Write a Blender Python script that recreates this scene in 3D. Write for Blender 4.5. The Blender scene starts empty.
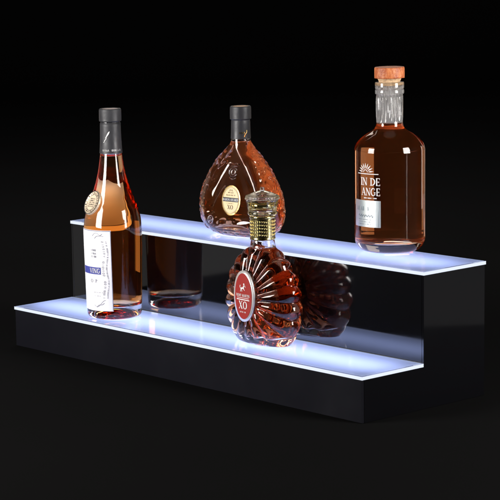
import bpy, bmesh, math, random
from mathutils import Vector, Matrix, noise
R = math.radians
PI = math.pi
C = bpy.context.scene.collection
sc = bpy.context.scene

# ------------------------------------------------------------------ camera
cam_d = bpy.data.cameras.new('camera')
cam = bpy.data.objects.new('camera', cam_d)
C.objects.link(cam)
YAW, PITCH, ROLL = -0.9407785, 0.1646544, -0.0344218
cy_, sy_ = math.cos(YAW), math.sin(YAW)
fwd = Vector((sy_*math.cos(PITCH), cy_*math.cos(PITCH), -math.sin(PITCH)))
r0 = Vector((cy_, -sy_, 0)); u0 = r0.cross(fwd)
rr = r0*math.cos(ROLL) + u0*math.sin(ROLL)
uu = u0*math.cos(ROLL) - r0*math.sin(ROLL)
M = Matrix((rr, uu, -fwd)).transposed().to_4x4()
M.translation = Vector((2.4485335, -1.8560713, 0.6163964))
cam.matrix_world = M
cam_d.sensor_width = 36
cam_d.lens = 2147.9/500*36
cam_d.shift_x = 276.16/500
cam_d.shift_y = 25.2/500
cam_d.clip_end = 60
sc.camera = cam
# ------------------------------------------------------------------ world, view
w = bpy.data.worlds.new('World'); sc.world = w; w.use_nodes = True
w.node_tree.nodes['Background'].inputs[0].default_value = (.9, .9, 1, 1)
w.node_tree.nodes['Background'].inputs[1].default_value = 0.0008
sc.view_settings.view_transform = 'Standard'
sc.view_settings.look = 'None'
sc.view_settings.exposure = 0
sc.view_settings.gamma = 1
cy = sc.cycles
cy.max_bounces = 24; cy.transmission_bounces = 20; cy.glossy_bounces = 8
cy.transparent_max_bounces = 12; cy.diffuse_bounces = 4
cy.sample_clamp_indirect = 6
cy.blur_glossy = 0.3
cy.use_denoising = True
try:
    cy.denoiser = 'OPENIMAGEDENOISE'
    cy.denoising_input_passes = 'RGB_ALBEDO_NORMAL'
except Exception:
    pass

# ------------------------------------------------------------------ lamps
def area(name, loc, target, sx, sy, rad, col=(1, 1, 1)):
    d = bpy.data.lights.new(name, 'AREA'); d.shape = 'RECTANGLE'
    d.size, d.size_y = sx, sy
    d.energy = rad*sx*sy*PI
    d.color = col
    o = bpy.data.objects.new(name, d); C.objects.link(o)
    o.location = loc
    o.rotation_euler = (Vector(target)-Vector(loc)).to_track_quat('-Z', 'Y').to_euler()
    return o
area('softbox_front', (.0, -1.22, .60), (0.35, .1, .60), .58, .80, 23, (1, .97, .95))
area('softbox_side', (1.72, .42, .60), (0.35, .1, .60), .50, .80, 22, (1, .97, .95))
area('highlight_strip', (1.72, .40, .08), (0.35, .1, .08), .035, .24, 5, (1, .97, .95))  # added narrow lamp for the thin vertical highlight on the bottles
area('card_lamp_left', (-.20, -.34, .26), (.8, -.34, .26), .66, .50, .10, (1, .97, .93))  # dim lamp in place of a grey card, added to grey the riser
area('card_lamp_right', (1.05, .43, .258), (.24, -.16, .258), .55, .50, .045, (1, .97, .95))  # dim lamp as a card, added to lighten the upper side panel
area('hair_light', (-.5, 1.0, 1.1), (0.35, .12, .25), .7, .4, 3, (1, .93, .85))
area('edge_fill_right', (.145, 1.265, .18), (.54, .2, .18), .38, .34, .40, (1, .80, .62))  # added out of frame, refracts as orange near the liquid's edges
area('edge_fill_side', (.70, 1.14, .30), (.50, .2, .28), .10, .40, 2.5, (1, .95, .9))  # added narrow fill behind, brightens the bottle edges
area('edge_fill_left', (-.58, .155, .18), (.54, .2, .18), .33, .34, .36, (1, .82, .68))  # added unseen fill, warms the far edges of the spirits
area('backdrop_fill', (-.7, .8, 1.8), (-1.9, 2.45, 0), 1.0, 1.0, 9, (1, .97, .97))  # added overhead fill that brightens the backdrop behind the shelf

# ------------------------------------------------------------------ helpers
def new_mat(name):
    m = bpy.data.materials.new(name); m.use_nodes = True
    nt = m.node_tree; nt.nodes.clear()
    out = nt.nodes.new('ShaderNodeOutputMaterial')
    return m, nt, out
def principled(name, col, rough=.5, metal=0, spec=.5, ior=1.5, bump=None, coat=0, mottled=None, rough_var=None):
    m, nt, out = new_mat(name)
    p = nt.nodes.new('ShaderNodeBsdfPrincipled')
    p.inputs['Base Color'].default_value = (*col, 1)
    p.inputs['Roughness'].default_value = rough
    p.inputs['Metallic'].default_value = metal
    p.inputs['Specular IOR Level'].default_value = spec
    p.inputs['IOR'].default_value = ior
    p.inputs['Coat Weight'].default_value = coat
    tc = nt.nodes.new('ShaderNodeTexCoord')
    if mottled:
        sc_, col2, lo, hi, stretch = mottled
        mp = nt.nodes.new('ShaderNodeMapping'); mp.inputs['Scale'].default_value = stretch
        n = nt.nodes.new('ShaderNodeTexNoise'); n.inputs['Scale'].default_value = sc_; n.inputs['Detail'].default_value = 5
        cr = nt.nodes.new('ShaderNodeValToRGB')
        cr.color_ramp.elements[0].position = lo; cr.color_ramp.elements[1].position = hi
        cr.color_ramp.elements[0].color = (*col, 1); cr.color_ramp.elements[1].color = (*col2, 1)
        nt.links.new(tc.outputs['Object'], mp.inputs[0]); nt.links.new(mp.outputs[0], n.inputs[0])
        nt.links.new(n.outputs[0], cr.inputs[0]); nt.links.new(cr.outputs[0], p.inputs['Base Color'])
    if rough_var:
        n = nt.nodes.new('ShaderNodeTexNoise'); n.inputs['Scale'].default_value = rough_var[0]
        n.inputs['Detail'].default_value = 6
        mr = nt.nodes.new('ShaderNodeMapRange')
        mr.inputs['From Min'].default_value = .35; mr.inputs['From Max'].default_value = .7
        mr.inputs['To Min'].default_value = rough; mr.inputs['To Max'].default_value = rough_var[1]
        nt.links.new(tc.outputs['Object'], n.inputs[0]); nt.links.new(n.outputs[0], mr.inputs[0])
        nt.links.new(mr.outputs[0], p.inputs['Roughness'])
    if bump:
        n = nt.nodes.new('ShaderNodeTexNoise'); n.inputs['Scale'].default_value = bump[0]; n.inputs['Detail'].default_value = 3
        b = nt.nodes.new('ShaderNodeBump'); b.inputs['Strength'].default_value = bump[1]; b.inputs['Distance'].default_value = bump[2]
        nt.links.new(tc.outputs['Object'], n.inputs[0]); nt.links.new(n.outputs[0], b.inputs['Height'])
        nt.links.new(b.outputs[0], p.inputs['Normal'])
    nt.links.new(p.outputs[0], out.inputs[0])
    return m
def glass_mat(name, ior, col=(1, 1, 1), rough=0, bump=None, stretch=(1, 1, 1), haze=0):
    m, nt, out = new_mat(name)
    g = nt.nodes.new('ShaderNodeBsdfGlass')
    g.inputs['Color'].default_value = (*col, 1); g.inputs['IOR'].default_value = ior
    g.inputs['Roughness'].default_value = rough
    if bump:
        tc = nt.nodes.new('ShaderNodeTexCoord')
        n = nt.nodes.new('ShaderNodeTexNoise'); n.inputs['Scale'].default_value = bump[0]; n.inputs['Detail'].default_value = 2
        mp = nt.nodes.new('ShaderNodeMapping'); mp.inputs['Scale'].default_value = stretch; nt.links.new(tc.outputs['Object'], mp.inputs[0])
        b = nt.nodes.new('ShaderNodeBump'); b.inputs['Strength'].default_value = bump[1]; b.inputs['Distance'].default_value = bump[2]
        nt.links.new(mp.outputs[0], n.inputs[0]); nt.links.new(n.outputs[0], b.inputs['Height'])
        nt.links.new(b.outputs[0], g.inputs['Normal'])
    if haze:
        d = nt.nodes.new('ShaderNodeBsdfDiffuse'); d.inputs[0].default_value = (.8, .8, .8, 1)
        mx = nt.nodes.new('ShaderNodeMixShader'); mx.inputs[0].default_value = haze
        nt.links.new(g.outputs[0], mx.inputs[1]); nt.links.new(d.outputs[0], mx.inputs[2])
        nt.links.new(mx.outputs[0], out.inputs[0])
        return m
    nt.links.new(g.outputs[0], out.inputs[0])
    return m
def liquid_mat(name, absorb, dens, body, fac):
    """clear spirit: refracts, absorbs with depth, and mixes in diffuse amber so it looks lit"""
    m, nt, out = new_mat(name)
    g = nt.nodes.new('ShaderNodeBsdfGlass'); g.inputs['IOR'].default_value = 0.9
    g.inputs['Roughness'].default_value = 0
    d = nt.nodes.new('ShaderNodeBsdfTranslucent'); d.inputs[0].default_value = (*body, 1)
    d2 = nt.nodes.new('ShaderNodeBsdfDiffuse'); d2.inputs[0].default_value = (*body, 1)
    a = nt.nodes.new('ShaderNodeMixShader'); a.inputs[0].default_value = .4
    mx = nt.nodes.new('ShaderNodeMixShader'); mx.inputs[0].default_value = fac  # diffuse amber share imitates light glowing inside the spirit
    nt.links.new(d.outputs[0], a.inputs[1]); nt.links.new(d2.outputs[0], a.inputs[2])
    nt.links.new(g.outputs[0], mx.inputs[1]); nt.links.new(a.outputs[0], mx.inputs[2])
    nt.links.new(mx.outputs[0], out.inputs[0])
    v = nt.nodes.new('ShaderNodeVolumeAbsorption')
    v.inputs['Color'].default_value = (*absorb, 1); v.inputs['Density'].default_value = dens
    nt.links.new(v.outputs[0], out.inputs['Volume'])
    return m
def emit_mat(name, col, s):
    m, nt, out = new_mat(name)
    e = nt.nodes.new('ShaderNodeEmission'); e.inputs[0].default_value = (*col, 1); e.inputs[1].default_value = s
    nt.links.new(e.outputs[0], out.inputs[0])
    return m

def thing(name, label, cat, loc=(0, 0, 0), rz=0):
    o = bpy.data.objects.new(name, None); C.objects.link(o)
    o.location = loc; o.rotation_euler = (0, 0, rz); o.empty_display_size = .02
    o['label'] = label; o['category'] = cat
    return o
def mesh_obj(name, verts, faces, mat, parent=None, smooth=True, label=None):
    me = bpy.data.meshes.new(name)
    me.from_pydata([tuple(v) for v in verts], [], faces); me.update()
    if smooth:
        me.polygons.foreach_set('use_smooth', [True]*len(me.polygons))
    me.materials.append(mat)
    o = bpy.data.objects.new(name, me); C.objects.link(o)
    if parent is not None: o.parent = parent
    if label: o['label'] = label
    return o
def catmull(pts, n=6):
    """smooth curve through points; a point given twice makes a corner"""
    out = []
    P = [Vector(p) for p in pts]
    for i in range(len(P)-1):
        p1, p2 = P[i], P[i+1]
        if (p1-p2).length < 1e-9: continue
        p0 = P[i-1] if i > 0 else p1*2-p2
        p3 = P[i+2] if i+2 < len(P) else p2*2-p1
        if (p0-p1).length < 1e-9: p0 = p1*2-p2
        if (p3-p2).length < 1e-9: p3 = p2*2-p1
        for k in range(n):
            t = k/n
            out.append(.5*((2*p1)+(p2-p0)*t+(2*p0-5*p1+4*p2-p3)*t*t+(3*p1-p0-3*p2+p3)*t**3))
    out.append(P[-1])
    return out
def loft(name, rows, mat, parent, seg=96, sub=6, disp=None, close=True, expo=2.0, label=None):
    """rows of (z, half width, half depth); disp(x,y,z,normal)->offset along normal"""
    rs = catmull([(r[1], r[2], r[0]) for r in rows], sub)
    V, F = [], []
    for r in rs:
        for k in range(seg):
            t = 2*PI*k/seg
            c, s = math.cos(t), math.sin(t)
            V.append(Vector((r[0]*math.copysign(abs(c)**(2/expo), c), r[1]*math.copysign(abs(s)**(2/expo), s), r[2])))
    n = len(rs)
    for i in range(n-1):
        for k in range(seg):
            k2 = (k+1) % seg
            F.append((i*seg+k, i*seg+k2, (i+1)*seg+k2, (i+1)*seg+k))
    if disp:
        NV = []
        for i in range(n):
            for k in range(seg):
                a = V[i*seg+(k+1) % seg]-V[i*seg+(k-1) % seg]
                b = V[min(i+1, n-1)*seg+k]-V[max(i-1, 0)*seg+k]
                nn = a.cross(b)
                nn = nn.normalized() if nn.length > 1e-12 else Vector((0, 0, 1))
                v = V[i*seg+k]
                NV.append(v+nn*disp(v.x, v.y, v.z, nn))
        V = NV
    if close:
        b = len(V); V.append(Vector((0, 0, sum(V[k].z for k in range(seg))/seg)))
        for k in range(seg): F.append((b, (k+1) % seg, k))
        t = len(V); V.append(Vector((0, 0, sum(V[(n-1)*seg+k].z for k in range(seg))/seg)))
        for k in range(seg): F.append((t, (n-1)*seg+k, (n-1)*seg+(k+1) % seg))
    return mesh_obj(name, V, F, mat, parent, True, label)
def lathe(name, prof, mat, parent, seg=96, sub=5, disp=None, close=True, label=None):
    return loft(name, [(z, r, r) for r, z in prof], mat, parent, seg, sub, disp, close, 2.0, label)
def box(name, x0, x1, y0, y1, z0, z1, mat, parent, bev=.0003, label=None):
    bm = bmesh.new(); bmesh.ops.create_cube(bm, size=1)
    for v in bm.verts:
        v.co = Vector(((x0+x1)/2+v.co.x*(x1-x0), (y0+y1)/2+v.co.y*(y1-y0), (z0+z1)/2+v.co.z*(z1-z0)))
    if bev: bmesh.ops.bevel(bm, geom=list(bm.edges), offset=bev, segments=2, affect='EDGES')
    me = bpy.data.meshes.new(name); bm.to_mesh(me); bm.free(); me.materials.append(mat)
    o = bpy.data.objects.new(name, me); C.objects.link(o); o.parent = parent
    if label: o['label'] = label
    return o

# ---- flat artwork (x right, y up) that is then wrapped on a surface
def stroke(pts, th, closed=False):
    P = [Vector(p) for p in pts]; V = []; F = []
    n = len(P)
    for i, p in enumerate(P):
        a = P[(i-1) % n] if (closed or i > 0) else p
        b = P[(i+1) % n] if (closed or i < n-1) else p
        d = (b-a).normalized() if (b-a).length > 0 else Vector((1, 0))
        nn = Vector((-d.y, d.x))
        t = th[i] if isinstance(th, (list, tuple)) else th
        V += [p+nn*t/2, p-nn*t/2]
    for i in range(n if closed else n-1):
        j = (i+1) % n
        F.append((2*i, 2*i+1, 2*j+1, 2*j))
    return V, F
def merge(parts):
    V, F = [], []
    for v, f in parts:
        o = len(V); V += v; F += [tuple(i+o for i in q) for q in f]
    return V, F
def xf(art, s=1, dx=0, dy=0, sx=1):
    return [Vector((v.x*s*sx+dx, v.y*s+dy)) for v in art[0]], art[1]
T, t_ = .17, .065
def serif(x, y, w_=.26): return stroke([(x-w_/2, y), (x+w_/2, y)], .06)
def ell(cx, cy_0, rx, ry, a0, a1, n=20): return [(cx+rx*math.cos(R(a0+(a1-a0)*i/n)), cy_0+ry*math.sin(R(a0+(a1-a0)*i/n))) for i in range(n+1)]
def glyph(ch):
    s = []
    if ch == 'I':
        s = [stroke([(.18, 0), (.18, 1)], T), serif(.18, .03, .34), serif(.18, .97, .34)]; wd = .36
    elif ch == 'N':
        s = [stroke([(.14, 0), (.14, 1)], t_), stroke([(.14, .97), (.72, .03)], T), stroke([(.74, 0), (.74, 1)], t_), serif(.14, .03), serif(.74, .97), serif(.08, .97, .2)]; wd = .88
    elif ch == 'D':
        e = ell(.2, .5, .56, .47, -90, 90)
        s = [stroke([(.2, 0), (.2, 1)], T), stroke(e, [t_+(T-t_)*math.sin(PI*i/20) for i in range(21)]), serif(.15, .03, .3), serif(.15, .97, .3)]; wd = .84
    elif ch == 'E':
        s = [stroke([(.2, 0), (.2, 1)], T), stroke([(.1, .03), (.68, .03)], .07), stroke([(.1, .97), (.64, .97)], .07), stroke([(.2, .5), (.52, .5)], .06),
             stroke([(.66, 0), (.66, .22)], .05), stroke([(.62, .78), (.62, 1)], .05), stroke([(.52, .4), (.52, .6)], .05)]; wd = .72
    elif ch == 'A':
        s = [stroke([(.1, 0), (.42, 1)], t_), stroke([(.42, 1), (.76, 0)], T), stroke([(.22, .35), (.6, .35)], .06), serif(.1, .03), serif(.76, .03, .3)]; wd = .88
    elif ch == 'G':
        e = ell(.46, .5, .36, .47, 55, 305)
        s = [stroke(e, [t_+(T-t_)*math.sin(PI*i/20) for i in range(21)]), stroke([(.74, .08), (.74, .45)], T*.8), serif(.72, .45, .3), stroke([(.68, .72), (.68, .95)], .06)]; wd = .88
    elif ch == 'X':
        s = [stroke([(.12, 1), (.7, 0)], T), stroke([(.68, 1), (.12, 0)], t_), serif(.12, .97), serif(.7, .03), serif(.68, .97, .22), serif(.12, .03, .22)]; wd = .84
    elif ch == 'O':
        e = ell(.42, .5, .34, .47, 0, 360, 28)[:-1]
        s = [stroke(e, [t_+(T-t_)*abs(math.cos(2*PI*i/28)) for i in range(28)], True)]; wd = .86
    elif ch == 'V':
        s = [stroke([(.12, 1), (.44, 0)], T), stroke([(.74, 1), (.44, 0)], t_), serif(.12, .97), serif(.74, .97, .22)]; wd = .86
    elif ch == 'P':
        e = ell(.2, .74, .4, .23, -90, 90)
        s = [stroke([(.2, 0), (.2, 1)], T), stroke(e, [t_+(T-t_)*math.sin(PI*i/20) for i in range(21)]), serif(.2, .03, .34), serif(.15, .97, .3)]; wd = .7
    elif ch == 'M':
        s = [stroke([(.12, 0), (.12, 1)], t_), stroke([(.12, .97), (.48, .05)], T), stroke([(.48, .05), (.84, .97)], t_), stroke([(.86, 0), (.86, 1)], T), serif(.12, .03), serif(.86, .03, .3)]; wd = 1.04
    elif ch == 'R':
        e = ell(.2, .74, .36, .23, -90, 90)
        s = [stroke([(.2, 0), (.2, 1)], T), stroke(e, [t_+(T-t_)*math.sin(PI*i/20) for i in range(21)]), stroke([(.36, .5), (.74, 0)], T*.9), serif(.2, .03, .34), serif(.15, .97, .3)]; wd = .82
    elif ch == 'B':
        e = ell(.2, .75, .34, .22, -90, 90); e2 = ell(.2, .27, .42, .24, -90, 90)
        s = [stroke([(.2, 0), (.2, 1)], T), stroke(e, [t_+(T-t_)*math.sin(PI*i/20) for i in range(21)]), stroke(e2, [t_+(T-t_)*math.sin(PI*i/20) for i in range(21)])]; wd = .78
    elif ch == 'T':
        s = [stroke([(.38, 0), (.38, 1)], T), stroke([(.04, .97), (.72, .97)], .07), stroke([(.05, .78), (.05, 1)], .05), stroke([(.71, .78), (.71, 1)], .05), serif(.38, .03, .34)]; wd = .78
    elif ch == 'Y':
        s = [stroke([(.1, 1), (.4, .5), (.4, 0)], T), stroke([(.72, 1), (.4, .48)], t_), serif(.1, .97), serif(.72, .97, .22), serif(.4, .03, .34)]; wd = .82
    else: return ([], []), .4
    return merge(s), wd
def text(st, h, cx=0, y0=0, sx=1, right=None, gap=.06):
    parts, x = [], 0
    for ch in st:
        a, wd = glyph(ch)
        parts.append(xf(a, 1, x, 0)); x += wd+gap
    wtot = (x-gap)*h*sx
    x0 = (right-wtot) if right is not None else cx-wtot/2
    return xf(merge(parts), h, x0, y0, sx)
def scribble(seed, x0, x1, y, h, th):
    """a line of lettering too small to read: short uneven marks"""
    rnd = random.Random(seed); parts = []; x = x0
    while x < x1:
        wd = h*rnd.uniform(.35, .7)
        if rnd.random() < .16: x += wd; continue
        k = rnd.random()
        if k < .4: parts.append(stroke([(x, y), (x, y+h)], th))
        elif k < .7: parts.append(stroke([(x, y), (x+wd*.5, y+h), (x+wd, y)], th))
        else: parts.append(stroke([(x+wd*.5+wd*.4*math.cos(a*PI/4), y+h/2+h/2*math.sin(a*PI/4)) for a in range(9)], th))
        x += wd+h*.28
    return merge(parts)
def disc(rx, ry, cx=0, cy_0=0, n=64, rings=6):
    V = [Vector((cx, cy_0))]; F = []
    for j in range(1, rings+1):
        for k in range(n):
            V.append(Vector((cx+rx*j/rings*math.cos(2*PI*k/n), cy_0+ry*j/rings*math.sin(2*PI*k/n))))
    for k in range(n): F.append((0, 1+k, 1+(k+1) % n))
    for j in range(rings-1):
        for k in range(n):
            a = 1+j*n+k; b = 1+j*n+(k+1) % n
            F.append((a, a+n, b+n, b))
    return V, F
def rect(x0, x1, y0, y1, nx=24, ny=2):
    V = [Vector((x0+(x1-x0)*i/nx, y0+(y1-y0)*j/ny)) for j in range(ny+1) for i in range(nx+1)]
    F = [(j*(nx+1)+i, j*(nx+1)+i+1, (j+1)*(nx+1)+i+1, (j+1)*(nx+1)+i) for j in range(ny) for i in range(nx)]
    return V, F
def wrap(name, art, fn, mat, parent, label=None):
    V, F = art
    return mesh_obj(name, [fn(v.x, v.y) for v in V], F, mat, parent, True, label)
def cyl_map(rad, az0, off=.0004):
    """rad: radius, or function of z"""
    def f(s, z):
        r = rad(z) if callable(rad) else rad
        a = az0+s/r
        return Vector(((r+off)*math.cos(a), (r+off)*math.sin(a), z))
    return f

# ------------------------------------------------------------------ backdrop
W, D1, D2, H1, H2 = .6855, .1086, .1138, .0582, .1722
YB = D1+D2
back_m = principled('black_paper', (.0056, .0055, .0055), rough=1, spec=0, bump=(600, .15, .0005), mottled=(2.5, (.0060, .0059, .0059), .3, .7, (1, 1, 1)))
prof = [(-5.0, 0), (4.6, 0)]
for i in range(1, 17):
    a = i/16*PI/2
    prof.append((4.6+1.6*math.sin(a), 1.6-1.6*math.cos(a)))
prof.append((6.2, 5.0))
ca, sa = math.cos(YAW), math.sin(YAW)
V, F = [], []
for (d, z) in prof:
    for s in range(-8, 9):
        # depth along the view azimuth, sideways along the image
        V.append((.34+d*sa+s*1.1*ca, .1+d*ca-s*1.1*sa, z))
n = 17
for i in range(len(prof)-1):
    for k in range(n-1):
        F.append((i*n+k, i*n+k+1, (i+1)*n+k+1, (i+1)*n+k))
bd = mesh_obj('backdrop', V, F, back_m); bd['kind'] = 'structure'

# ------------------------------------------------------------------ shelf
acr = principled('black_acrylic', (.0028, .0028, .0036), rough=.035, ior=2.35, rough_var=(9, .09), bump=(3, .02, .002))
acr_base = principled('black_acrylic_base', (.0060, .0060, .0085), rough=.22, ior=1.45, rough_var=(9, .3))
def tread_material():
    m, nt, out = new_mat('frosted_acrylic')
    tr = nt.nodes.new('ShaderNodeBsdfTranslucent'); tr.inputs[0].default_value = (.80, .87, 1, 1)
    df = nt.nodes.new('ShaderNodeBsdfDiffuse'); df.inputs[0].default_value = (.35, .38, .5, 1)
    a = nt.nodes.new('ShaderNodeMixShader'); a.inputs[0].default_value = .12
    gl = nt.nodes.new('ShaderNodeBsdfGlossy'); gl.inputs['Roughness'].default_value = .09; gl.inputs[0].default_value = (.9, .93, 1, 1)
    fr = nt.nodes.new('ShaderNodeFresnel'); fr.inputs[0].default_value = 1.4
    mx = nt.nodes.new('ShaderNodeMixShader')
    tc = nt.nodes.new('ShaderNodeTexCoord')
    n = nt.nodes.new('ShaderNodeTexNoise'); n.inputs['Scale'].default_value = 900
    b = nt.nodes.new('ShaderNodeBump'); b.inputs['Strength'].default_value = .08; b.inputs['Distance'].default_value = .0003
    nt.links.new(tc.outputs['Object'], n.inputs[0]); nt.links.new(n.outputs[0], b.inputs['Height'])
    nt.links.new(b.outputs[0], gl.inputs['Normal'])
    nt.links.new(tr.outputs[0], a.inputs[1]); nt.links.new(df.outputs[0], a.inputs[2])
    nt.links.new(fr.outputs[0], mx.inputs[0]); nt.links.new(a.outputs[0], mx.inputs[1]); nt.links.new(gl.outputs[0], mx.inputs[2])
    nt.links.new(mx.outputs[0], out.inputs[0])
    return m
tread_m = tread_material()
edge_m = emit_mat('emissive_acrylic_edge', (.80, .87, 1), 1.05)  # glows by itself in place of strip light passing through
groove_m = principled('ground_bevel', (.16, .19, .40), rough=.5)
led_m = emit_mat('led_strip', (.53, .61, 1.0), 4.6)
white_in = principled('white_lining', (.55, .55, .6), rough=.6)

shelf = thing('display_shelf', 'two-step black acrylic bar shelf with glowing white blue treads', 'display shelf')
TH = .0045
def tread(y0, y1, z):
    # frosted plate: top sheet, no underside of its own so the strips light it from below
    nx, ny = 60, 12
    e = .0016
    V, F = rect(e, W-e, y0+e, y1-e, nx, ny)
    V = [Vector((v.x, v.y, z)) for v in V]
    o = mesh_obj('tread', V, F, tread_m, shelf, False)
    # polished edge, strip light imitated by its own emission: a thin rim round the plate
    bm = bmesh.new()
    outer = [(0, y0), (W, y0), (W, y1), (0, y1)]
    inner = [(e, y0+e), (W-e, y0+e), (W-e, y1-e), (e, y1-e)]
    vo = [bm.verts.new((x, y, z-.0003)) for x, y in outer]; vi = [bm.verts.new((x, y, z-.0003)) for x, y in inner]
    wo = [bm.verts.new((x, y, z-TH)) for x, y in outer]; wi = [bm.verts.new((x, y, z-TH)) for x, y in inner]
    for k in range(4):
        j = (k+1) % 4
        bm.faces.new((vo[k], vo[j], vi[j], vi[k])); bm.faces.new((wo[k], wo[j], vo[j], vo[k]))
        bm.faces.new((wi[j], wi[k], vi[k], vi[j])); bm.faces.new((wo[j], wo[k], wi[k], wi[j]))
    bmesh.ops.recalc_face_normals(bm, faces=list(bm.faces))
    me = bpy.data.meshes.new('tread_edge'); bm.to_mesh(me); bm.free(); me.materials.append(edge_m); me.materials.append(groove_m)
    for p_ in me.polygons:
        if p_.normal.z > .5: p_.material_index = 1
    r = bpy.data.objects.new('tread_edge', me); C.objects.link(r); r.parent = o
    box('light_tray', .006, W-.006, y0+.006, y1-.006, z-.044, z-.041, white_in, shelf, 0)
    st = box('led_strip', .009, W-.009, (y0+y1)/2-.025, (y0+y1)/2+.025, z-.036, z-.033, led_m, shelf, 0)
    return o
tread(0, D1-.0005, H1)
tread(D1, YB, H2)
g = .001
# panels: base front, riser, back, floor of the boxes and two L-shaped cheeks
box('base_front_panel', g, W-g, g, g+.003, .0005, H1-TH-.0004, acr_base, shelf)
box('riser_panel', g+.003, W-g-.003, D1+.0008, D1+.0038, H1-.03, H2-TH-.0004, acr, shelf)
box('back_panel', g+.003, W-g-.003, YB-.004, YB-.001, .0005, H2-TH-.0004, acr, shelf)
box('bottom_panel', g+.003, W-g-.003, g+.0032, YB-.0042, .0008, .0038, acr_base, shelf)
def cheek(x0, x1):
    pts = [(g+.0031, .0003), (YB-.001, .0003), (YB-.001, H2-TH-.0004), (D1+.0008, H2-TH-.0004), (D1+.0008, H1-TH-.0004), (g+.0031, H1-TH-.0004)]
    bm = bmesh.new()
    a = [bm.verts.new((x0, y, z)) for y, z in pts]; b = [bm.verts.new((x1, y, z)) for y, z in pts]
    bm.faces.new(a[::-1]); bm.faces.new(b)
    for k in range(6):
        j = (k+1) % 6; bm.faces.new((a[k], a[j], b[j], b[k]))
    bmesh.ops.recalc_face_normals(bm, faces=list(bm.faces))
    bmesh.ops.bevel(bm, geom=list(bm.edges), offset=.0003, segments=2, affect='EDGES')
    me = bpy.data.meshes.new('side_panel'); bm.to_mesh(me); bm.free(); me.materials.append(acr)
    o = bpy.data.objects.new('side_panel', me); C.objects.link(o); o.parent = shelf
cheek(g, g+.003-.0001); cheek(W-g-.0029, W-g)

# ------------------------------------------------------------------ bottle materials
glass = glass_mat('clear_glass', 1.5)
glass_w = glass_mat('moulded_glass', 1.5, (1, .985, .975), bump=(60, .12, .001))
cavity = glass_mat('glass_inner_wall', 1/1.5)
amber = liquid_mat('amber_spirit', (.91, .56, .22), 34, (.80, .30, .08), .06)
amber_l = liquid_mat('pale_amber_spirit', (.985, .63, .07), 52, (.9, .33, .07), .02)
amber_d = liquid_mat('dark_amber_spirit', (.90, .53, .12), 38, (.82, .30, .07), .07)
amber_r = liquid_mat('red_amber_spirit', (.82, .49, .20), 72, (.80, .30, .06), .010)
caps_m = principled('matt_black_foil', (.026, .026, .029), rough=.38, spec=.5, bump=(95, .35, .0012), rough_var=(60, .6))
paper = principled('label_paper', (.82, .82, .84), rough=.55, bump=(900, .1, .0002))
dark_sheet_m = principled('label_darkening', (.05, .03, .02), rough=.7)  # dark tone chosen to keep the mirrored bottle dark
ink_g = principled('grey_ink', (.22, .22, .27), rough=.6)
ink_k = principled('black_ink', (.02, .02, .025), rough=.5)
ink_b = principled('blue_ink', (.05, .06, .30), rough=.5)
white_i = principled('white_ink', (.72, .71, .69), rough=.45)
silver = principled('silver_foil', (.62, .70, .72), rough=.33, metal=.85, bump=(250, .15, .0004), mottled=(35, (.85, .9, .92), .35, .65, (1, 1, .3)))
gold = principled('gold_foil', (.80, .58, .22), rough=.25, metal=1, bump=(300, .2, .0005))
gold_hi = principled('brass_collar', (.78, .66, .30), rough=.16, metal=1)
cream = principled('cream_label', (.74, .58, .32), rough=.5, mottled=(160, (.75, .6, .33), .4, .75, (1, 1, 1)))
red_l = principled('red_label', (.29, .020, .015), rough=.4)
wood = principled('cap_wood', (.38, .085, .022), rough=.5, bump=(420, .7, .0012), mottled=(230, (.62, .21, .07), .38, .66, (1, 1, .4)))
cork = principled('cork', (.62, .42, .24), rough=.85, bump=(500, .5, .0008), mottled=(260, (.34, .19, .09), .45, .75, (1, 1, 1)))
foil_pale = principled('pale_foil', (.75, .62, .58), rough=.35, metal=.6)
emb = principled('wax_seal', (.86, .70, .50), rough=.4, metal=.3, bump=(500, .6, .0008))

# ------------------------------------------------------------------ tall cognac bottle
B1 = thing('cognac_bottle', 'tall sloping-shouldered amber bottle with black capsule and white label on the lower step', 'bottle', (.1635, .0530, H1+.0003))
rB1 = [(.0300, 0), (.0345, .0006), (.0375, .003), (.0384, .008), (.0388, .02), (.0396, .06), (.0404, .10), (.0406, .122), (.0402, .131), (.0388, .141), (.0358, .152), (.0316, .163), (.0262, .178), (.0222, .190), (.0190, .203), (.0166, .217), (.0150, .231), (.0138, .25), (.0136, .272), (.0136, .288)]
def r_at(prof_, z):
    for (a, b) in zip(prof_, prof_[1:]):
        if a[1] <= z <= b[1]:
            t = (z-a[1])/(b[1]-a[1]); t_s = t
            return a[0]+(b[0]-a[0])*t_s
    return prof_[-1][0]
rB1f = [(p.x, p.y) for p in catmull(rB1, 8)]
g1 = lathe('glass_body', [(.001, .014), (.010, .0128), (.019, .008), (.0245, .0022), (.0275, .0003)]+rB1, glass, B1)
liq = [(.001, .0235), (.010, .0230), (.019, .0205), (.027, .0175), (.0325, .0170), (.0352, .0205), (.0360, .026)]+[(r-.0024, z) for r, z in rB1 if .03 < z < .225]+[(.0128, .2265)]
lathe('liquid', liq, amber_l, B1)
lathe('inner_wall', [(.001, .2269), (.0127, .2269), (.0122, .235), (.0118, .25), (.0115, .28), (.001, .2801)], cavity, B1)
cp = lathe('capsule', [(.0160, .2300), (.0160, .2300), (.0158, .232), (.0148, .250), (.0144, .2715), (.0144, .2715), (.0137, .2722), (.0137, .2736), (.0153, .2745), (.0155, .277), (.0154, .289), (.0148, .2912), (.0142, .2916), (.0142, .2916), (.0120, .2916), (.0120, .2908)], caps_m, B1, close=False)
lathe('cap_disc', [(.0119, .2902), (.0119, .2902), (.0119, .2909), (.0112, .2911), (.0002, .2911)], foil_pale, cp)
capr = lambda z: .0158-(z-.232)/.0395*.0014
az = lambda deg: R(deg)
f = cyl_map(capr, R(-40), .0003)
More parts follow.
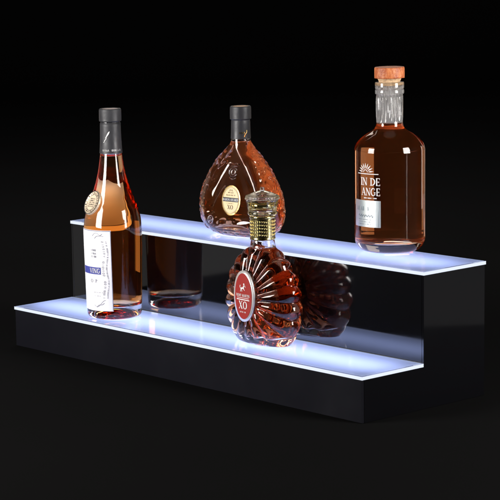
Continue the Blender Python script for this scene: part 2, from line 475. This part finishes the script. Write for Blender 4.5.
wrap('capsule_lettering', merge([scribble(3, -.012, -.0035, .2335, .0026, .0005), scribble(5, .0012, .0135, .2335, .0026, .0005),
     stroke([(-.0105, .2455), (-.0088, .2475), (-.0088, .2485), (-.0065, .2505), (-.0056, .2545)], .0008),
     stroke([(-.0075, .2515), (-.0045, .2560), (-.0030, .2585), (-.0015, .261)], [.0006, .0018, .0022, .0008])]), f, white_i, cp)
# front label, seen from the side: spans from the camera side round to the left
LR = lambda z: r_at(rB1f, z)
f1 = cyl_map(LR, R(-90), .0004)
lab = wrap('front_label', rect(-.0325, .0325, .013, .1265, 48, 16), f1, paper, B1)
wrap('label_dark_sheet', rect(-.0323, .0323, .0132, .1263, 48, 16), cyl_map(LR, R(-90), .0002), dark_sheet_m, lab)  # dark sheet added so the bottle's reflection in the riser stays dark
f1b = cyl_map(LR, R(-90), .0007)
art = []
for (xa, xb, ya, yb) in [(-.0325, .0325, .013, .1265)]:
    art.append(stroke([(xb-.0006, ya+.0006), (xb-.0006, yb-.0006)], .0007))
    art.append(stroke([(xa+.002, yb-.0009)]+[(xa+(xb-xa)*i/12, yb-.0009) for i in range(1, 12)]+[(xb-.001, yb-.0009)], .0009))
wrap('label_border', merge(art), f1b, principled('label_border_ink', (.16, .16, .24), rough=.5), lab)
wrap('name_band', rect(-.021, .0165, .0645, .0745, 24, 2), f1b, ink_b, lab)
f1c = cyl_map(LR, R(-90), .0010)
wrap('name_lettering', text('VING', .0066, right=.0153, y0=.0662, sx=.86), f1c, white_i, lab)
rnd = random.Random(4)
art = [text('O', .0050, cx=.0005, y0=.0525), text('P', .0050, cx=.0085, y0=.0525)]
wrap('grade_lettering', merge(art), f1b, ink_g, lab)
art = []
for yb, sg in ((.118, -1), (.021, 1)):       # engraved flourishes
    art.append(stroke([(.004+.018*i/14, yb-.0035*sg*math.sin(i/14*PI*1.6)+.004*(i/14)) for i in range(15)], .00055))
    art.append(stroke([(.008+.012*i/10, yb-.003+.007*i/10+.0012*math.sin(i/10*6)) for i in range(11)], .0008))
for k, (xc, th_, hh) in enumerate(((.0225, .00055, .0030), (.0272, .0004, .0019))):   # script running up the right side
    sv, sf = scribble(140+k, .030, .112, 0, hh, th_)
    art.append(([Vector((xc+.0012*math.sin(v.x*150)-v.y, v.x)) for v in sv], sf))
for k in range(3):
    art.append(scribble(30+k, .0015, .0085, .088+.0045*k, .0028, .0006))
art.append(scribble(8, .001, .018, .0385, .0012, .0002)); art.append(scribble(9, .003, .014, .0335, .0012, .0002))
wrap('label_engraving', merge(art), f1b, ink_g, lab)
# seal on the shoulder
def frame_on(rad, z, azi, slope):
    n_ = Vector((math.cos(azi)*math.cos(slope), math.sin(azi)*math.cos(slope), math.sin(slope)))
    t1 = Vector((-math.sin(azi), math.cos(azi), 0)); t2 = n_.cross(t1)
    o_ = Vector((rad*math.cos(azi), rad*math.sin(azi), z))
    return o_, n_, t1, t2
def solid_disc(name, o_, n_, t1, t2, rx, ry, th, mat, parent, rim=0, n_seg=48, domed=0, label=None):
    V, F = [], []
    pr = [(1, -th), (1, th*.4), (.96, th), (.88, th), (.84, th-rim), (.5, th-rim+domed), (.01, th-rim+domed)]
    for (q, hh) in pr:
        for k in range(n_seg):
            a = 2*PI*k/n_seg
            V.append(o_+t1*(rx*q*math.cos(a))+t2*(ry*q*math.sin(a))+n_*hh)
    for i in range(len(pr)-1):
        for k in range(n_seg):
            k2 = (k+1) % n_seg
            F.append((i*n_seg+k, i*n_seg+k2, (i+1)*n_seg+k2, (i+1)*n_seg+k))
    F.append(tuple((len(pr)-1)*n_seg+k for k in range(n_seg)))
    return mesh_obj(name, V, F, mat, parent, True, label)
o_, n_, t1, t2 = frame_on(.0335, .1630, R(-94), R(27))
seal = solid_disc('seal', o_, n_, t1, t2, .0150, .0175, .0018, emb, B1, rim=.0008, domed=0)
def planar(o_, n_, t1, t2, off): return lambda s, z: o_+t1*s+t2*z+n_*off
art = [stroke(ell(0, 0, .0142, .0166, 0, 360, 40)[:-1], .0010, True), stroke(ell(0, 0, .0100, .0118, 0, 360, 40)[:-1], .0006, True)]
for k in range(22):
    a = 2*PI*k/22; ca_, sa_ = math.cos(a), math.sin(a)
    art.append(stroke([(.0112*ca_, .0130*sa_), (.0130*ca_, .0150*sa_)], .0008 if k % 3 else .0014))
for k in range(5): art.append(scribble(50+k, -.006, .006, -.0065+.0028*k, .0017, .0004))
wrap('seal_engraving', merge(art), planar(o_, n_, t1, t2, .0021), ink_k, seal)

# ------------------------------------------------------------------ teardrop decanter
B2 = thing('teardrop_decanter', 'flat round amber decanter with textured rim and cream oval label on the upper step', 'bottle', (.2950, .1755, H2+.0003), R(5.5))
rows2 = [(.0035, .0002, .0002), (.003, .022, .009), (.0002, .040, .0165), (0, .0435, .018), (.0012, .0475, .0205), (.0084, .0600, .0255), (.021, .0684, .0278), (.0363, .0712, .028), (.0517, .0696, .027), (.067, .0645, .025), (.0824, .0557, .0228), (.0978, .0446, .0200), (.108, .0350, .0178), (.118, .0245, .0158), (.126, .0165, .0142), (.133, .0130, .0128), (.145, .0124, .0124), (.170, .0122, .0122)]
rows2 = [(z, a, b*(1+.15*min(z/.02, 1) if z < .1 else 1+.15*max(0, (.125-z)/.025))) for z, a, b in rows2]
def out2(x, z):
    """0 at the middle of the face, 1 at the outline"""
    p = r_at(out2s, z)
    return abs(x)/max(p, .001)
out2s = [(p.x, p.z) for p in catmull([(r[1], r[2], r[0]) for r in rows2[3:]], 8)]
out2s = [p for i, p in enumerate(out2s) if i == 0 or p[1] > out2s[i-1][1]]
def dish(x, y, z):
    """the pointed, hollowed panel of the front face"""
    if y > 0: return 0
    a = r_at(out2s, z)
    pw = .66*a*(1.02-math.exp(-max(.1265-z, 0)/.022))
    m = abs(x)/pw
    zf = min(max((z-.010)/.022, 0), 1)*min(max((.126-z)/.022, 0), 1)
    if m > 1.6: return 0
    q = 1-m**4
    return -.0088*.5*(q+math.sqrt(q*q+.02))*zf*(1 if m < 1.2 else (1.6-m)/.4)
def disp2(x, y, z, nn):
    if z < .001 or z > .128: return 0
    q = out2(x, z); zz = (z-.06)/.062
    m = max(q, abs(zz)**1.5 if zz < 0 else 0)
    d = 0
    lim = .80 if y < 0 else .70
    if y > 0 or m > lim:
        k = min(max((m-lim)/.06, 0), 1)
        v = Vector((x, y, z))*170
        nz = noise.noise(v)+.5*noise.noise(v*2.1)
        d += k*(.0007+.0016*nz)*min((.128-z)/.02, 1)
    return d*min(z/.008, 1)+dish(x, y, z)
loft('glass_body', rows2, glass, B2, seg=300, sub=12, disp=disp2)
def disp2i(x, y, z, nn): 
    v = Vector((x, y, z))*70
    q = out2(x, z)
    return .0010*noise.noise(v)*min(max((q-.5)/.3, 0), 1)+dish(x, y, z)*.8
liq2 = [(.009, .0002, .0002), (.0088, .03, .012)]+[(.0092, .048, .017)]+[(max(z, .011), max(a-.0050, .0095), max(b-.0050, .0085)) for z, a, b in rows2[6:15]]+[(.1285, .0105, .0100)]
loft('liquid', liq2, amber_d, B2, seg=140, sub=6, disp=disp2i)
loft('inner_wall', [(.1290, .0002, .0002), (.1290, .0100, .0098), (.135, .0095, .0095), (.165, .0095, .0095), (.1652, .0002, .0002)], cavity, B2, seg=64)
cp = lathe('capsule', [(.0137, .1335), (.0137, .1335), (.0134, .140), (.0130, .1575), (.0130, .1575), (.0128, .1582), (.0128, .1595), (.0143, .1605), (.0145, .163), (.0144, .1755), (.0138, .1775), (.0130, .1780), (.0130, .1780), (.0110, .1780), (.0110, .1770)], caps_m, B2, close=False)
lathe('cap_disc', [(.0109, .1766), (.0109, .1766), (.0109, .1774), (.0102, .1777), (.0002, .1777)], principled('bronze_foil', (.62, .36, .18), rough=.4, metal=.7), cp)
f = cyl_map(.0130, R(-90), .0006)
wrap('capsule_lettering', merge([scribble(13, .004, .014, .1410, .0022, .0006), stroke([(.011, .1365), (.012, .1395), (.0145, .1425), (.0150, .146)], .0009)]), cyl_map(.0137, R(-75), .0003), gold, cp)
def face2(off):
    def fn(s, z):
        # on the decanter's front face
        zz = z
        a = r_at([(r[1], r[0]) for r in rows2[3:]], zz); b = r_at([(r[2], r[0]) for r in rows2[3:]], zz)
        return Vector((s, -b*math.sqrt(max(1-(s/a)**2, .02))-off-dish(s, -1, zz), zz))
    return fn
LC = .0500
lab = wrap('front_label', disc(.0168, .0205, 0, LC), face2(.0007), gold, B2)
wrap('label_face', disc(.0150, .0187, 0, LC), face2(.0011), cream, lab)
wrap('label_ring', stroke(ell(0, LC, .0140, .0177, 0, 360, 48)[:-1], .0004, True), face2(.0014), principled('brown_ink', (.25, .13, .04), rough=.5), lab)
wrap('name_band', rect(-.0143, .0143, LC-.0017, LC+.0040, 12, 1), face2(.0014), ink_k, lab)
wrap('name_lettering', text('BARON OTARD', .0030, 0, LC-.0004, .98), face2(.0017), white_i, lab)
wrap('grade_lettering', merge([text('XO', .0058, 0, LC-.0120, 1), scribble(61, -.008, .008, LC+.0065, .0016, .0003), scribble(62, -.005, .005, LC+.0100, .0014, .0003),
     stroke([(-.003, LC+.0125), (-.0015, LC+.0150), (0, LC+.0130), (.0015, LC+.0150), (.003, LC+.0125)], .0006), scribble(63, -.006, .006, LC-.0045, .0010, .0002)]), face2(.0014), principled('dark_brown_ink', (.10, .05, .02), rough=.5), lab)
# embossed glass crest above the label and round stamp at lower left
art = [stroke(ell(0, .0885, .0075, .0060, 20, 340, 20), .0013), stroke(ell(0, .0885, .0035, .0035, 0, 360, 16)[:-1], .0012, True),
       stroke([(-.010, .0985), (-.005, .1005), (0, .0988), (.005, .1005), (.010, .0985)], .0014), stroke([(-.006, .0965), (.006, .0965)], .0010),
       stroke([(-.006, .081), (0, .0785), (.006, .081)], .0012)]
def raised(name, art, fn, mat, parent, h=.0008):
    V, F = art
    o = wrap(name, art, fn, mat, parent)
    md = o.modifiers.new('thick', 'SOLIDIFY'); md.thickness = h; md.offset = 1
    return o
raised('embossed_crest', merge(art), face2(.0006), glass, B2)
raised('embossed_stamp', merge([stroke(ell(-.036, .021, .0052, .0052, 0, 360, 24)[:-1], .0011, True), stroke(ell(-.036, .021, .0024, .0024, 0, 360, 16)[:-1], .0009, True)]), face2(.0006), glass, B2)

# ------------------------------------------------------------------ ribbed decanter
B3 = thing('ribbed_decanter', 'squat fan-ribbed dark amber decanter with crystal stopper and red oval label on the lower step', 'bottle', (.4488, .0666, H1+.0003), R(-3.9))
rows3 = [(.0045, .0002, .0002), (.0035, .022, .010), (.0003, .040, .0185), (0, .0440, .0205), (.0015, .0475, .0225), (.010, .0540, .0262), (.021, .0590, .0288), (.0437, .0638, .0310), (.058, .0635, .0310), (.066, .0628, .0302), (.0780, .0612, .0285), (.0886, .0570, .0262), (.100, .0490, .0232), (.111, .0385, .0205), (.119, .0270, .0180), (.1255, .0182, .0162), (.132, .0158, .0156), (.140, .0150, .0150), (.166, .0148, .0148)]
ZC3 = .060
NL = 18
def lobes(x, z, y):
    dx, dz = x, (z-ZC3)*1.0
    th = math.atan2(dz, dx)
    rho = math.hypot(dx/.062, dz/.060)
    lob = abs(math.sin(th*NL/2))            # scalloped: round backs, sharp valleys
    k = min(max((rho-.34)/.16, 0), 1); k = k*k*(3-2*k)
    return (lob-.45), k
def disp3(x, y, z, nn):
    if z > .126: return 0
    lob, k = lobes(x, z, y)
    fade = min(max((z-.003)/.020, 0), 1)*min(max((.128-z)/.010, 0), 1)
    return .0040*lob*k*fade
loft('glass_body', rows3, glass, B3, seg=320, sub=10, disp=disp3)
liq3 = [(.0115, .0002, .0002), (.0112, .025, .012), (.0118, .045, .0195)]+[(max(z, .0165), a-.0036, b-.0040) for z, a, b in rows3[6:15]]+[(.1225, .0150, .0130)]
def disp3i(x, y, z, nn):
    lob, k = lobes(x, z, y)
    return .0036*lob*k*min(max((.126-z)/.012, 0), 1)*min(max((z-.012)/.012, 0), 1)
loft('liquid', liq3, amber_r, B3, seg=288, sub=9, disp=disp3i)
loft('inner_wall', [(.1228, .0002, .0002), (.1228, .0140, .0118), (.130, .0122, .0118), (.160, .0118, .0118), (.1605, .0002, .0002)], cavity, B3, seg=64)
def facet(nf, amp, ph=0):
    def d(x, y, z, nn):
        a = math.atan2(y, x)+ph
        u = (a*nf/(2*PI)) % 1-.5
        return -amp*(1-abs(u)*2)
    return d
col = lathe('gold_collar', [(.0152, .1355), (.0163, .1358), (.0166, .1370), (.0163, .1385), (.0161, .1400), (.0161, .1625), (.0166, .1640), (.0169, .1655), (.0162, .1665), (.0151, .1667)], gold_hi, B3, close=False)
art = []
for j in range(5):
    for i in range(34):
        cx = -.050+i*.003; z = .1425+j*.0043
        art.append(stroke([(cx-.0009, z), (cx, z+.0016), (cx+.0009, z), (cx, z-.0016)], .0005, True))
raised('collar_engraving', merge(art), cyl_map(.0161, R(-90), .00005), gold_hi, col, .00022)
stop_m = glass_mat('champagne_crystal', 1.5, (1, .98, .92))
st = lathe('stopper', [(.0002, .1668), (.0150, .1668), (.0183, .1680), (.0190, .1700), (.0186, .1718), (.0180, .1726), (.0184, .1745), (.0203, .1850), (.0208, .1880)], stop_m, B3, seg=144, close=True, disp=lambda x, y, z, nn: (facet(14, .0013)(x, y, z, nn) if .1735 < z < .1865 else 0))
lathe('stopper_lid', [(.0002, .1882), (.0212, .1882), (.0219, .1895), (.0219, .1912), (.0210, .1925), (.0150, .1950), (.0080, .1978), (.0035, .1990), (.0028, .2005), (.0030, .2020), (.0018, .2034), (.0002, .2038)], stop_m, st, seg=144, disp=lambda x, y, z, nn: (facet(36, .0007)(x, y, z, nn) if math.hypot(x, y) > .012 else 0))
raised('stopper_core', rect(-.0460, .0460, .1745, .1855, 60, 2), cyl_map(lambda z: .0135+(z-.1745)*.15, R(-90), 0), gold_hi, st, .0004)
LO = .0306
def face3(off):
    return lambda s, z: Vector((s, -LO-off-.0012*(1-(s/.016)**2-((z-ZC3)/.026)**2), z))
med = wrap('front_label', disc(.0200, .0335, 0, .0645), lambda s, z: Vector((s, -.0328-.0010*(1-(s/.0200)**2), z)), principled('silver_rim', (.80, .78, .76), rough=.28, metal=.6), B3)
md = med.modifiers.new('thick', 'SOLIDIFY'); md.thickness = .0030; md.offset = -1
fl = lambda off: (lambda s, z: Vector((s, -.0328-.0010*(1-(s/.0200)**2)-off, z)))
wrap('label_face', disc(.0167, .0300, 0, .0645), fl(.0004), red_l, med)
LZ = .0645
art = [text('XO', .0100, 0, LZ-.0165, .92), text('REMY MARTIN', .0034, 0, LZ-.0005, .84), stroke([(-.0115, LZ-.0022), (.0115, LZ-.0022)], .0006), stroke([(-.0125, LZ-.0045), (.0125, LZ-.0045)], .0012), scribble(71, -.006, .006, LZ-.0215, .0016, .0004)]
# small leaping figure emblem
art += [stroke([(-.0035, LZ+.0095), (-.0010, LZ+.0110), (.0015, LZ+.0105), (.0022, LZ+.0145)], [.0016, .0026, .0026, .0014]), stroke([(-.0035, LZ+.0095), (-.0045, LZ+.0060)], .0010), stroke([(-.0022, LZ+.0098), (-.0014, LZ+.0062)], .0010),
        stroke([(.0015, LZ+.0100), (.0038, LZ+.0080)], .0010), stroke([(.0010, LZ+.0130), (.0046, LZ+.0142), (.0054, LZ+.0120)], .0008), stroke([(-.0038, LZ+.0098), (-.0056, LZ+.0125), (-.0046, LZ+.0145)], .0010), stroke(ell(.0024, LZ+.0160, .0007, .0007, 0, 360, 10)[:-1], .0011, True)]
wrap('label_lettering', merge(art), fl(.0008), white_i, med)

# ------------------------------------------------------------------ whiskey bottle
B4 = thing('whiskey_bottle', 'broad round-shouldered whiskey bottle with wooden stopper and silver label on the upper step', 'bottle', (.5393, .2066, H2+.0003))
rB4 = [(.0300, 0), (.0345, .0010), (.0390, .0035), (.0428, .0085), (.0448, .0155), (.0450, .03), (.0450, .08), (.0450, .126), (.0447, .133), (.0432, .1385), (.0400, .1432), (.0355, .1475), (.0300, .1515), (.0240, .1552), (.0193, .1590), (.0171, .1635), (.0166, .170), (.0166, .185), (.0168, .2030), (.0168, .2030), (.0180, .2036), (.0184, .2050), (.0183, .2085), (.0176, .2093), (.0176, .2093), (.0180, .2102), (.0184, .2115), (.0184, .2165), (.0178, .2185), (.0160, .2190), (.0138, .2190)]
lathe('glass_body', [(.001, .004), (.010, .0036), (.020, .0018), (.026, .0003)]+rB4[:-1]+[(.0145, .2190), (.0135, .2188)], glass, B4, seg=192, close=True, disp=lambda x, y, z, nn: .00055*math.cos(22*math.atan2(y, x)+3*math.sin(z*60))*min(max((z-.166)/.008, 0), 1)*min(max((.203-z)/.004, 0), 1))
liq4 = [(.001, .0150), (.015, .0145), (.030, .0128), (.0375, .0130), (.0410, .0160), (.0422, .021)]+[(.0424, .03), (.0424, .08), (.0424, .126), (.0421, .132), (.0407, .1363), (.0377, .1407), (.0335, .1446), (.0282, .1485), (.0222, .1524), (.0172, .1565), (.0150, .1610), (.0147, .1660)]
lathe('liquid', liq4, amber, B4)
lathe('inner_wall', [(.001, .1663), (.0147, .1663), (.0138, .172), (.0134, .19), (.0134, .2135), (.001, .2137)], glass_mat('neck_inner_wall', 1/1.5, (1, 1, 1), bump=(420, .9, .003), stretch=(1, 1, .06), haze=.3), B4)  # white haze mixed in stands for the neck's bright highlight streaks
ck = lathe('cork_stopper', [(.001, .2145), (.0124, .2145), (.0130, .2155), (.0137, .2200), (.0140, .2235), (.001, .2236)], cork, B4)
lathe('wooden_cap', [(.001, .2238), (.0178, .2238), (.0186, .2244), (.0190, .2258), (.0190, .2355), (.0184, .2370), (.0170, .2377), (.001, .2378)], wood, ck)
fa = cyl_map(.0450, R(-90), .0005)
lab = wrap('silver_label', rect(-.0225, .0223, .0355, .0700, 36, 4), fa, silver, B4)
f2 = cyl_map(.0450, R(-90), .0009)
wrap('label_frame', stroke([(-.0212, .0367), (.0193, .0367), (.0193, .0688), (-.0212, .0688)], .0007, True), f2, principled('frame_ink', (.22, .27, .28), rough=.4, metal=.4), lab)
art = [scribble(81, -.016, .0065, .0565, .0055, .0008)]
pts = [(-.012+i*.0011, .0500+.0016*math.sin(i*1.7)+.0008*math.sin(i*2.9)) for i in range(23)]
art += [stroke(pts, .0008)]
for k in range(3): art.append(scribble(85+k, -.012, .009, .0385+.0030*k, .0013, .0003))
wrap('label_script', merge(art), f2, principled('label_script_ink', (.16, .20, .22), rough=.5), lab)
art = [text('IN DE', .0098, right=.0218, y0=.0895, sx=.92, gap=.02), text('ANGE', .0098, right=.0218, y0=.0765, sx=.84, gap=.02),
       stroke([(-.014+.0335*i/10, .1042) for i in range(11)], .0010), scribble(91, -.002, .017, .0725, .0013, .0006)]
for k in range(9):                            # rising sun
    a = R(8+k*20.5); ca_, sa_ = math.cos(a), math.sin(a)
    art.append(stroke([(.0005+.0048*ca_, .1062+.0048*sa_), (.0005+.0080*ca_, .1062+.0080*sa_), (.0005+.0122*ca_, .1062+.0118*sa_)], [.0005, .0016, .0003]))
art.append(stroke(ell(.0005, .1062, .0032, .0032, 0, 180, 12), .0008))
wrap('printed_lettering', merge(art), fa, white_i, B4)
